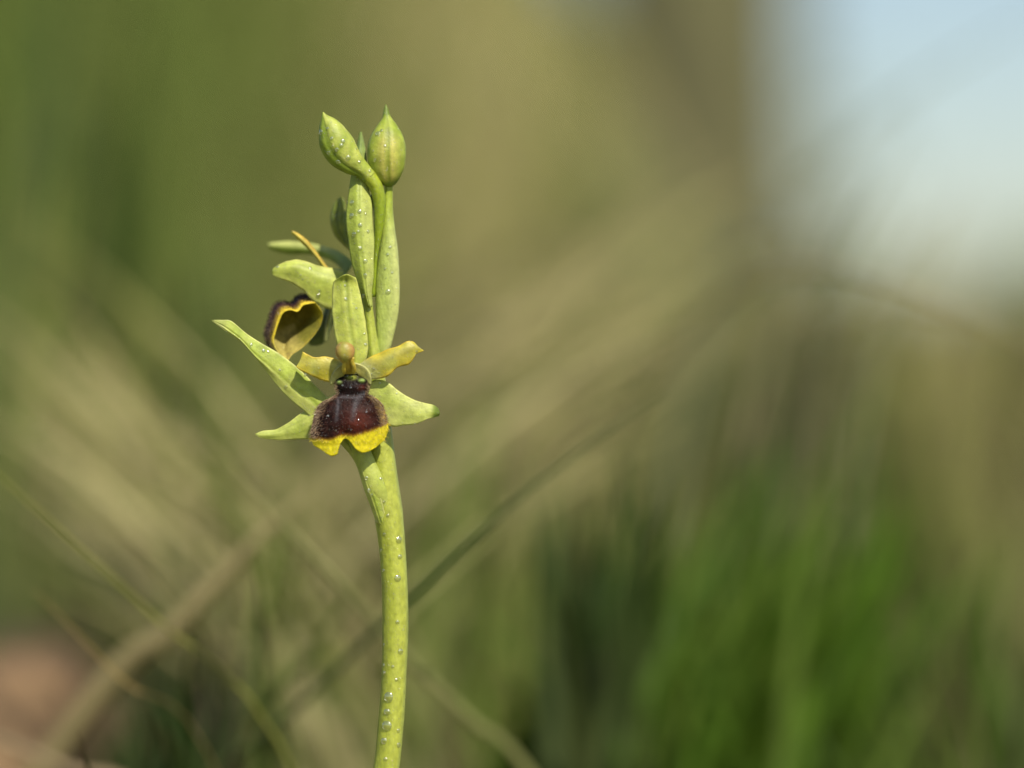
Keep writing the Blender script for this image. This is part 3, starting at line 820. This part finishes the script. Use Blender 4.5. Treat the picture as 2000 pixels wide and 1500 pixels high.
# ---------------- buds
def bud(body, stalk, seam, colfn, scol, label, nseg=40, depth=.1):
    def shape(t, th):
        s = 1.0
        for a in seam(t):
            dd = math.atan2(math.sin(th - a), math.cos(th - a))
            s -= depth * math.exp(-(dd / .13) ** 2) * sm(0, .2, t) * sm(1.0, .85, t) - .03 * math.exp(-((dd - .32) / .2) ** 2)
        return s + .012 * n3(t * 12, math.cos(th) * 2, math.sin(th) * 2)
    v, f, c = tube(body, nseg, 56, shape, colfn)
    b = part('bud', v, f, c, M_sepal, orchid, label)  # overlapping sepals, a seam between each
    v, f, c = tube(stalk, 20, 40, lambda t, th: 1 + .05 * math.cos(3 * th + 6 * t), scol)
    part('ovary', v, f, c, M_stem, b)
def bud_seamcol(seam, base, dark, mid, far=0):
    def fn(t, th, p):
        c = mixc(base, mid, sm(-.4, .5, n3(p[0] * .05, p[1] * .05 + math.cos(th), math.sin(th) * 2)))
        for a in seam(t):
            dd = math.atan2(math.sin(th - a), math.cos(th - a))
            c = mixc(c, dark, .85 * math.exp(-(dd / .12) ** 2) * sm(0, .12, t) * sm(1, .85, t))
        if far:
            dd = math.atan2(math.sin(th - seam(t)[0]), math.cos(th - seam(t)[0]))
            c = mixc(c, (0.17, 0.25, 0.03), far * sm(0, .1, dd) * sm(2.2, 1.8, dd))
        return c
    return fn
# left bud: tip to base, leaning up to the left
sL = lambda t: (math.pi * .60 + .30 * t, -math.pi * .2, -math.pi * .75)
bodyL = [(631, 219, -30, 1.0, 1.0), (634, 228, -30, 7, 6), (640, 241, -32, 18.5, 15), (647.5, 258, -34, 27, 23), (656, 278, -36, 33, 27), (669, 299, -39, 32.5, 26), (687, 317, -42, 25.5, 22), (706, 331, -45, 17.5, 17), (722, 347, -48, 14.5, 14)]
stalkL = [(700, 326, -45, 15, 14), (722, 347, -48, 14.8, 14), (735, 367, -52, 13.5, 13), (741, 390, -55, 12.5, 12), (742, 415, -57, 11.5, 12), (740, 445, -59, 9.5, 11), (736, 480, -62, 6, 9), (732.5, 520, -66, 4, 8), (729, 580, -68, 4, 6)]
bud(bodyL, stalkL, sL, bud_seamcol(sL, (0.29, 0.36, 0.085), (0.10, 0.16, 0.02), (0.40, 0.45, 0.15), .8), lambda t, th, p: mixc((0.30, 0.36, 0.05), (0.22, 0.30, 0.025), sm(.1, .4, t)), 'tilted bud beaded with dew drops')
# right bud: upright, pointed
sR = lambda t: (math.pi * .47, -math.pi * .25, -math.pi * .75)
bodyR = [(753.5, 204, -72, .8, .8), (754, 212, -72, 4, 4), (754.5, 224, -70, 7, 7), (755.5, 232, -69, 10, 10), (756, 244, -68, 19, 17), (756, 262, -66, 30, 27), (755.5, 282, -65, 37, 33), (755, 302, -64, 38, 35), (755.5, 322, -65, 36, 32), (756.5, 338, -67, 31, 27), (758, 350, -70, 24, 21), (759, 357, -72, 17, 15), (759, 362, -74, 9, 9)]
stalkR = [(758.5, 352, -74, 9, 9), (758.5, 372, -76, 8.5, 9), (757, 400, -76, 10, 10), (757.5, 440, -74, 13, 12), (759, 490, -72, 19, 15), (758.5, 540, -70, 23, 17), (758, 580, -70, 24, 17), (756, 620, -70, 21.5, 16), (751.5, 660, -70, 16.5, 14), (746, 700, -72, 11.5, 11), (742, 745, -72, 8, 8)]
def rcol(t, th, p):
    c = bud_seamcol(sR, (0.26, 0.34, 0.06), (0.16, 0.20, 0.02), (0.32, 0.39, 0.09))(t, th, p)
    k = math.exp(-((th - math.pi * .47) / .55) ** 2) * sm(255, 285, p[1]) * sm(358, 345, p[1])
    dd = abs(th - math.pi * .47)
    c = mixc(c, (0.54, 0.49, 0.19), .9 * k * sm(.03, .2, dd))
    return mixc(c, (0.07, 0.13, 0.02), sm(232, 222, p[1]) * .7 + sm(347, 356, p[1]) * .6)  # dark tip; at the base, the shadow under the bud painted in
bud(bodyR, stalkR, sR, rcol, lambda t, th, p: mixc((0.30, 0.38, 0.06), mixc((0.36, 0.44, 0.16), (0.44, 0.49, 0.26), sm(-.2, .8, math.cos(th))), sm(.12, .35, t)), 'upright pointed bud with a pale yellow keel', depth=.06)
# bud hidden at the back
sB = lambda t: (math.pi * .6, -math.pi * .2, -math.pi * .75)
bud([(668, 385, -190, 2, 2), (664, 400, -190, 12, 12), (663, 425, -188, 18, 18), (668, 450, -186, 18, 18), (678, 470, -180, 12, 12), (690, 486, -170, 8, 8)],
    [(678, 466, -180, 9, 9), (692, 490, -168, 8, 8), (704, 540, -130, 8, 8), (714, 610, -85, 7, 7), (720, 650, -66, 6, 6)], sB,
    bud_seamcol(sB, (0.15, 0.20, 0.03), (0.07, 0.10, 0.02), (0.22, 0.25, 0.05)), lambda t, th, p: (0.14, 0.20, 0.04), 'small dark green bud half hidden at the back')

# ---------------- second flower, turned away to the left
v, f, c = tube([(722, 690, -72, 8, 8), (712, 650, -84, 11, 11), (700, 610, -98, 13, 12), (686, 575, -112, 13, 12), (672, 552, -124, 13, 12), (660, 540, -132, 15, 13), (648, 538, -136, 13, 12)], 20, 36, None,
               lambda t, th, p: mixc((0.22, 0.30, 0.10), (0.26, 0.34, 0.14), t))
flower2 = part('flower', v, f, c, M_sepal, orchid, 'half hidden flower turned away behind the open one')
# broad pale sepal
Up = [(672, 530, -112), (655, 525, -108), (640, 522, -105), (620, 518, -102), (600, 511, -100), (580, 506.5, -98), (560, 510, -96), (546, 516, -95), (534, 523, -96)]
Mi = [(664, 560, -100), (650, 556, -95), (636, 551, -92), (616, 543, -90), (598, 533, -88), (580, 526, -87), (562, 524, -88), (545, 526, -90), (531, 529, -94)]
Lo = [(650, 606, -104), (636, 602, -102), (622, 595, -100), (608, 585, -98), (592, 568, -96), (575, 556, -95), (558, 548, -94), (543, 543, -94), (532, 536, -95)]
v, f, c = loft([Up, Mi, Lo], 44, 16, 5, None, sep_col(9, (0.40, 0.46, 0.14), .2, 0, (0.52, 0.52, 0.26)), wav=1.5, seed=33)
part('sepal', v, f, c, M_sepal, flower2)
# far sepal, blurred
v, f, c = loft([[(690, 512, -190), (664, 492, -215), (640, 483, -235), (600, 474, -255), (560, 471, -270), (524, 474, -280)],
                [(684, 524, -184), (660, 503, -208), (638, 494, -228), (600, 486, -248), (560, 483, -262), (523, 480, -275)],
                [(676, 536, -190), (654, 514, -215), (634, 504, -235), (600, 497, -255), (562, 497, -270), (530, 488, -280)]], 36, 12, 5, None,
               lambda u, v, p, s: mixc(mixc((0.44, 0.48, 0.24), (0.22, 0.30, 0.07), sm(.25, .6, v)), (0.22, 0.30, 0.14), sm(.45, .1, u)))
part('sepal', v, f, c, M_sepal, flower2)
# pale third sepal, edge on
v, f, c = loft([[(648, 590, -140), (640, 612, -150), (634, 640, -158), (632, 664, -164)], [(650, 590, -134), (645, 612, -142), (640, 640, -150), (636, 668, -160)], [(656, 590, -140), (651, 612, -150), (646, 640, -158), (641, 664, -164)]], 24, 8, 4, None,
               lambda u, v, p, s: (0.42, 0.46, 0.30))
part('sepal', v, f, c, M_sepal, flower2)
# yellow petals
v, f, c = loft([[(642, 524, -128), (630, 508, -128), (616, 488, -128), (600, 469, -128), (583, 456, -128), (570, 450, -128)],
                [(636, 526, -122), (624, 508, -121), (609, 489, -121), (595, 473, -121), (580, 460, -122), (570, 452, -126)],
                [(628, 520, -128), (617, 504, -128), (604, 489, -128), (591, 477, -128), (578, 464, -128), (569, 455, -128)]], 36, 12, 4, None,
               lambda u, v, p, s: mixc((0.50, 0.44, 0.05), (0.66, 0.46, 0.08), sm(.6, 0, v)), wav=1.2, wavf=12, seed=37)
part('petal', v, f, c, M_petal, flower2)
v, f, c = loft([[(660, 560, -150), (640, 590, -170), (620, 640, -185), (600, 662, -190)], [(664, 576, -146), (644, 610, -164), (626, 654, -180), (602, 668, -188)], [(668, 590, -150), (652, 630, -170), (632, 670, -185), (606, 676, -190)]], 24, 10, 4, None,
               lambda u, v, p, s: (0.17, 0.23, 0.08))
part('petal', v, f, c, M_petal, flower2, 'dark green petal')
# lip: a cupped shell seen from below, downy dark outside, yellow rim
rim = [(616, 592, -100), (604, 594, -98), (592, 597, -96), (582, 609, -92), (568, 606, -90), (554, 611, -90), (545, 629, -90), (539, 648, -90), (535, 668, -90), (545, 690, -88), (561, 704, -86), (572, 692, -88), (590, 680, -92), (608, 662, -98), (624, 640, -104), (630, 614, -106)]
rim = np.array(rim, float)
NR = 72
rimc = catmull(np.vstack([rim, rim[:1]]), NR + 1)[:NR]
cen = np.array((584, 642, -92.0))
rows, rcols = [], []
inner = [(0.0, (-9, -11, -76)), (.42, (-11, -12, -70)), (.72, (-12, -13, -52)), (.88, (-10, -10, -30)), (.95, (-4, -4, -10)), (1.0, (0, 0, 1))]
outer = [(1.04, (-3, -3, -2)), (1.07, (-8, -8, -16)), (1.08, (-13, -13, -34)), (1.0, (-15, -16, -52)), (.75, (-13, -14, -72)), (.4, (-10, -12, -84)), (0.0, (-9, -11, -88))]
ICOL = [(0.20, 0.17, 0.025), (0.20, 0.17, 0.025), (0.22, 0.19, 0.03), (0.27, 0.24, 0.03), (0.40, 0.34, 0.03), (0.52, 0.43, 0.03)]
OCOL = [(0.58, 0.42, 0.04), (0.10, 0.055, 0.03), (0.03, 0.016, 0.012), (0.02, 0.01, 0.01), (0.02, 0.01, 0.01), (0.02, 0.01, 0.01), (0.02, 0.01, 0.01)]
keys = [(s, o, c) for (s, o), c in zip(inner, ICOL)] + [(s, o, c) for (s, o), c in zip(outer, OCOL)]
kp = catmull_u(np.array([(s, *o, *c) for s, o, c in keys]), 49)
v, f, c = [], [], []
for k in kp:
    for q in range(NR):
        p = cen + (rimc[q] - cen) * k[0] + k[1:4]
        low = sm(655, 684, rimc[q][1]) * sm(606, 592, rimc[q][0])                       # the drooping front lobe is pale tan
        cc = mixc(tuple(k[4:7]), (0.40, 0.34, 0.11), low * .7)
        cc = mixc(cc, (0.15, 0.15, 0.03), .75 * sm(578, 606, rimc[q][0]) * sm(615, 640, rimc[q][1]) * sm(.6, .9, k[0]))  # lower right of the cup darkened: its shade put into the colour
        v.append(P(*p)); c.append(tuple(max(0.004, x) for x in cc))
for i in range(len(kp) - 1):
    for q in range(NR):
        f.append((i * NR + q, i * NR + (q + 1) % NR, (i + 1) * NR + (q + 1) % NR, (i + 1) * NR + q))
part('lip', v, f, c, M_lip, flower2)
VV = np.array(v).reshape(len(kp), NR, 3)
ctr = P(*(cen + np.array((-8, -10, -40))))
S = []
for _ in range(1500):
    i = rng.integers(24, 38); q = rng.integers(int(NR * .04), int(NR * .56))
    p = VV[i, q]; dr = p - ctr; dr /= np.linalg.norm(dr)
    dr = dr + rng.normal(0, .25, 3) + np.array((.2, -.35, -.1)); dr /= np.linalg.norm(dr)
    S.append((p, dr, U * rng.uniform(4, 8), U * rng.uniform(.3, .5), mixc((0.03, 0.018, 0.013), (0.30, 0.21, 0.13), rng.random() ** 2.2)))
hairs(S, 'lip_hair', flower2)

# ------------------------------------------------------------------ dew drops, resting on the orchid
av, af = [], []
for v, f in PARTS:
    k = len(av); av += [Vector(p) for p in v]; af += [tuple(i + k for i in q) for q in f]
tree_bvh = BVHTree.FromPolygons(av, af)
eye = Vector((0, 0, CAMZ))
def dome(nring=9, nseg=18):
    vs_, fs = [(0, 0, 1.0)], []
    for i in range(1, nring + 1):
        a = math.pi * i / (nring + 1)
        for k in range(nseg):
            th = 2 * math.pi * k / nseg
            vs_.append((math.sin(a) * math.cos(th), math.sin(a) * math.sin(th), math.cos(a)))
    vs_.append((0, 0, -1.0)); last = len(vs_) - 1
    for k in range(nseg):
        fs.append((0, 1 + k, 1 + (k + 1) % nseg)); fs.append((last, last - nseg + (k + 1) % nseg, last - nseg + k))
    for i in range(nring - 1):
        for k in range(nseg):
            a = 1 + i * nseg
            fs.append((a + k, a + nseg + k, a + nseg + (k + 1) % nseg, a + (k + 1) % nseg))
    me = bpy.data.meshes.new('dew_drop'); me.from_pydata(vs_, [], fs)
    me.polygons.foreach_set('use_smooth', np.ones(len(fs), bool)); me.materials.append(M_water)
    return me
DROP = dome()
ORD = 'first second third fourth fifth sixth seventh eighth ninth tenth eleventh twelfth thirteenth fourteenth fifteenth sixteenth seventeenth eighteenth nineteenth twentieth twenty-first'.split()
def cast(px, py):
    d = (at(px, py, 1.0) - eye).normalized()
    hit, nor, idx, dist = tree_bvh.ray_cast(eye, d)
    if hit is None or dist > FOC + 0.03: return None
    if nor.dot(d) > 0: nor = -nor
    return hit, nor
def drops(where, lst, ref):
    """ref: where the counting starts, so that each drop can be found"""
    lst = sorted(lst, key=lambda q: math.hypot(q[0] - ref[0], q[1] - ref[1]))
    k = 0
    for px, py, r in lst:
        h = cast(px, py)
        if h is None: continue
        hit, nor = h
        o = bpy.data.objects.new('dew_drop', DROP)
        R = r * U * 0.86
        o.location = hit + nor * R * 0.12
        o.rotation_euler = nor.to_track_quat('Z', 'Y').to_euler()
        o.scale = (R, R * random.uniform(.92, 1.12), R * 0.4)
        COL.objects.link(o)
        size = 'large' if r >= 7.5 else ('small' if r >= 3.2 else 'tiny')
        tag(o, where % (size + ' clear dew drop', ORD[k]), 'dew drop', 'dew drops on the orchid')
        k += 1
drops('%s on the bare lower stem, %s below the stem joint',
      [(776.5, 1215, 5), (782, 1272, 7), (750, 1299, 4), (767, 1302, 4), (751, 1314, 5), (774, 1328, 4), (759.5, 1361, 11), (756, 1390, 8), (756, 1417, 12), (750, 1447, 7), (778, 1427, 5), (778, 1455, 6),
       (753, 1483, 5), (733, 1468, 4), (750, 1259, 3.5), (778.7, 1054, 8), (781, 1087, 6), (776.5, 1129, 8), (751, 1043, 4), (744, 1075, 4), (749, 1114, 4)], (757, 1000))
drops('%s at the stem joint, %s below the flower lip', [(743.5, 935, 4), (721, 958, 5), (750, 980, 3.5), (757, 1007, 4), (716, 934, 4), (726, 967, 4), (736, 1019, 3.5)], (700, 880))
drops('%s on the tilted bud, %s from its tip', [(627, 258, 7), (640, 251, 4), (670, 276, 5), (667, 284, 5), (658, 292, 4.5), (680, 308, 6), (702, 316, 4), (722, 334, 4), (696, 291, 3), (678, 252, 4), (660, 316, 5), (642, 298, 5), (648, 270, 4)], (632, 220))
drops('%s on the upright pointed bud, %s from its tip', [(745, 255, 4), (738, 261, 6), (752, 285, 4), (729, 295, 3), (732, 313, 4)], (753, 204))
drops('%s on the upright pale green bract, %s down from the tilted bud', [(688, 395, 6), (702, 413, 5), (687, 421, 6), (703, 440, 5), (692, 457, 6), (700, 452, 4), (719, 452, 4), (714, 418, 3), (704, 485, 5), (714, 510, 5), (713, 538, 6), (710, 578, 5)], (700, 340))
drops('%s on the ovary under the upright bud, %s down from the bud', [(757, 497, 4), (766, 533, 3), (758, 570, 6), (752, 525, 3), (762, 483, 4)], (758, 360))
drops('%s on the top sepal, %s down from its tip', [(674, 558, 3.5), (675.6, 584, 4.5), (696, 602, 3), (714, 673, 4), (712, 652, 3)], (675, 536))
drops('%s on the sepal of the turned flower, %s from its rounded tip', [(542, 521, 4), (605.6, 524, 4), (587, 538, 3), (622, 577, 5), (624, 568, 3), (591, 546, 3)], (530, 530))
drops('%s on the narrow pointed bract, %s from its tip', [(596.5, 732, 3.5), (490.7, 673, 4), (514.7, 685, 4), (524, 687, 3), (558.7, 756, 4), (546.7, 722.7, 3)], (413, 625))
drops('%s on the spread petals of the open flower, %s from the column', [(814, 687, 3), (729, 721, 4), (725, 732, 3.5), (742, 748, 3), (774.7, 769, 2.5)], (680, 690))
drops('%s on the velvety brown lip, %s below the column', [(685, 757, 2.8), (669, 753, 2.5), (641, 812, 2.5), (656, 841, 2.5), (716, 805, 2.5), (686, 840, 2.5), (679, 772, 2.2), (700, 820, 2.2)], (680, 710))

# a bloom of droplets too fine to count
dv, df = [], []
for _ in range(16000):
    h = cast(rng.uniform(410, 865), rng.uniform(215, 1500))
    if h is None: continue
    hit, nor = h
    r = U * (0.45 + 0.9 * rng.random() ** 3)
    a = nor.orthogonal().normalized(); b = nor.cross(a)
    k = len(dv)
    dv += [hit + (a * math.cos(t) + b * math.sin(t)) * r for t in (0, 1.047, 2.094, 3.1416, 4.189, 5.236)] + [hit + (a * math.cos(t) + b * math.sin(t)) * r * .6 + nor * r * .5 for t in (0, 1.047, 2.094, 3.1416, 4.189, 5.236)] + [hit + nor * r * .65]
    for q in range(6):
        df += [(k + q, k + (q + 1) % 6, k + 6 + (q + 1) % 6, k + 6 + q), (k + 6 + q, k + 6 + (q + 1) % 6, k + 12)]
fd = mesh_obj('fine_dew', dv, df, None, M_water)
tag(fd, 'fine mist of dew over the stem, buds and petals of the orchid', 'dew', kind='stuff')
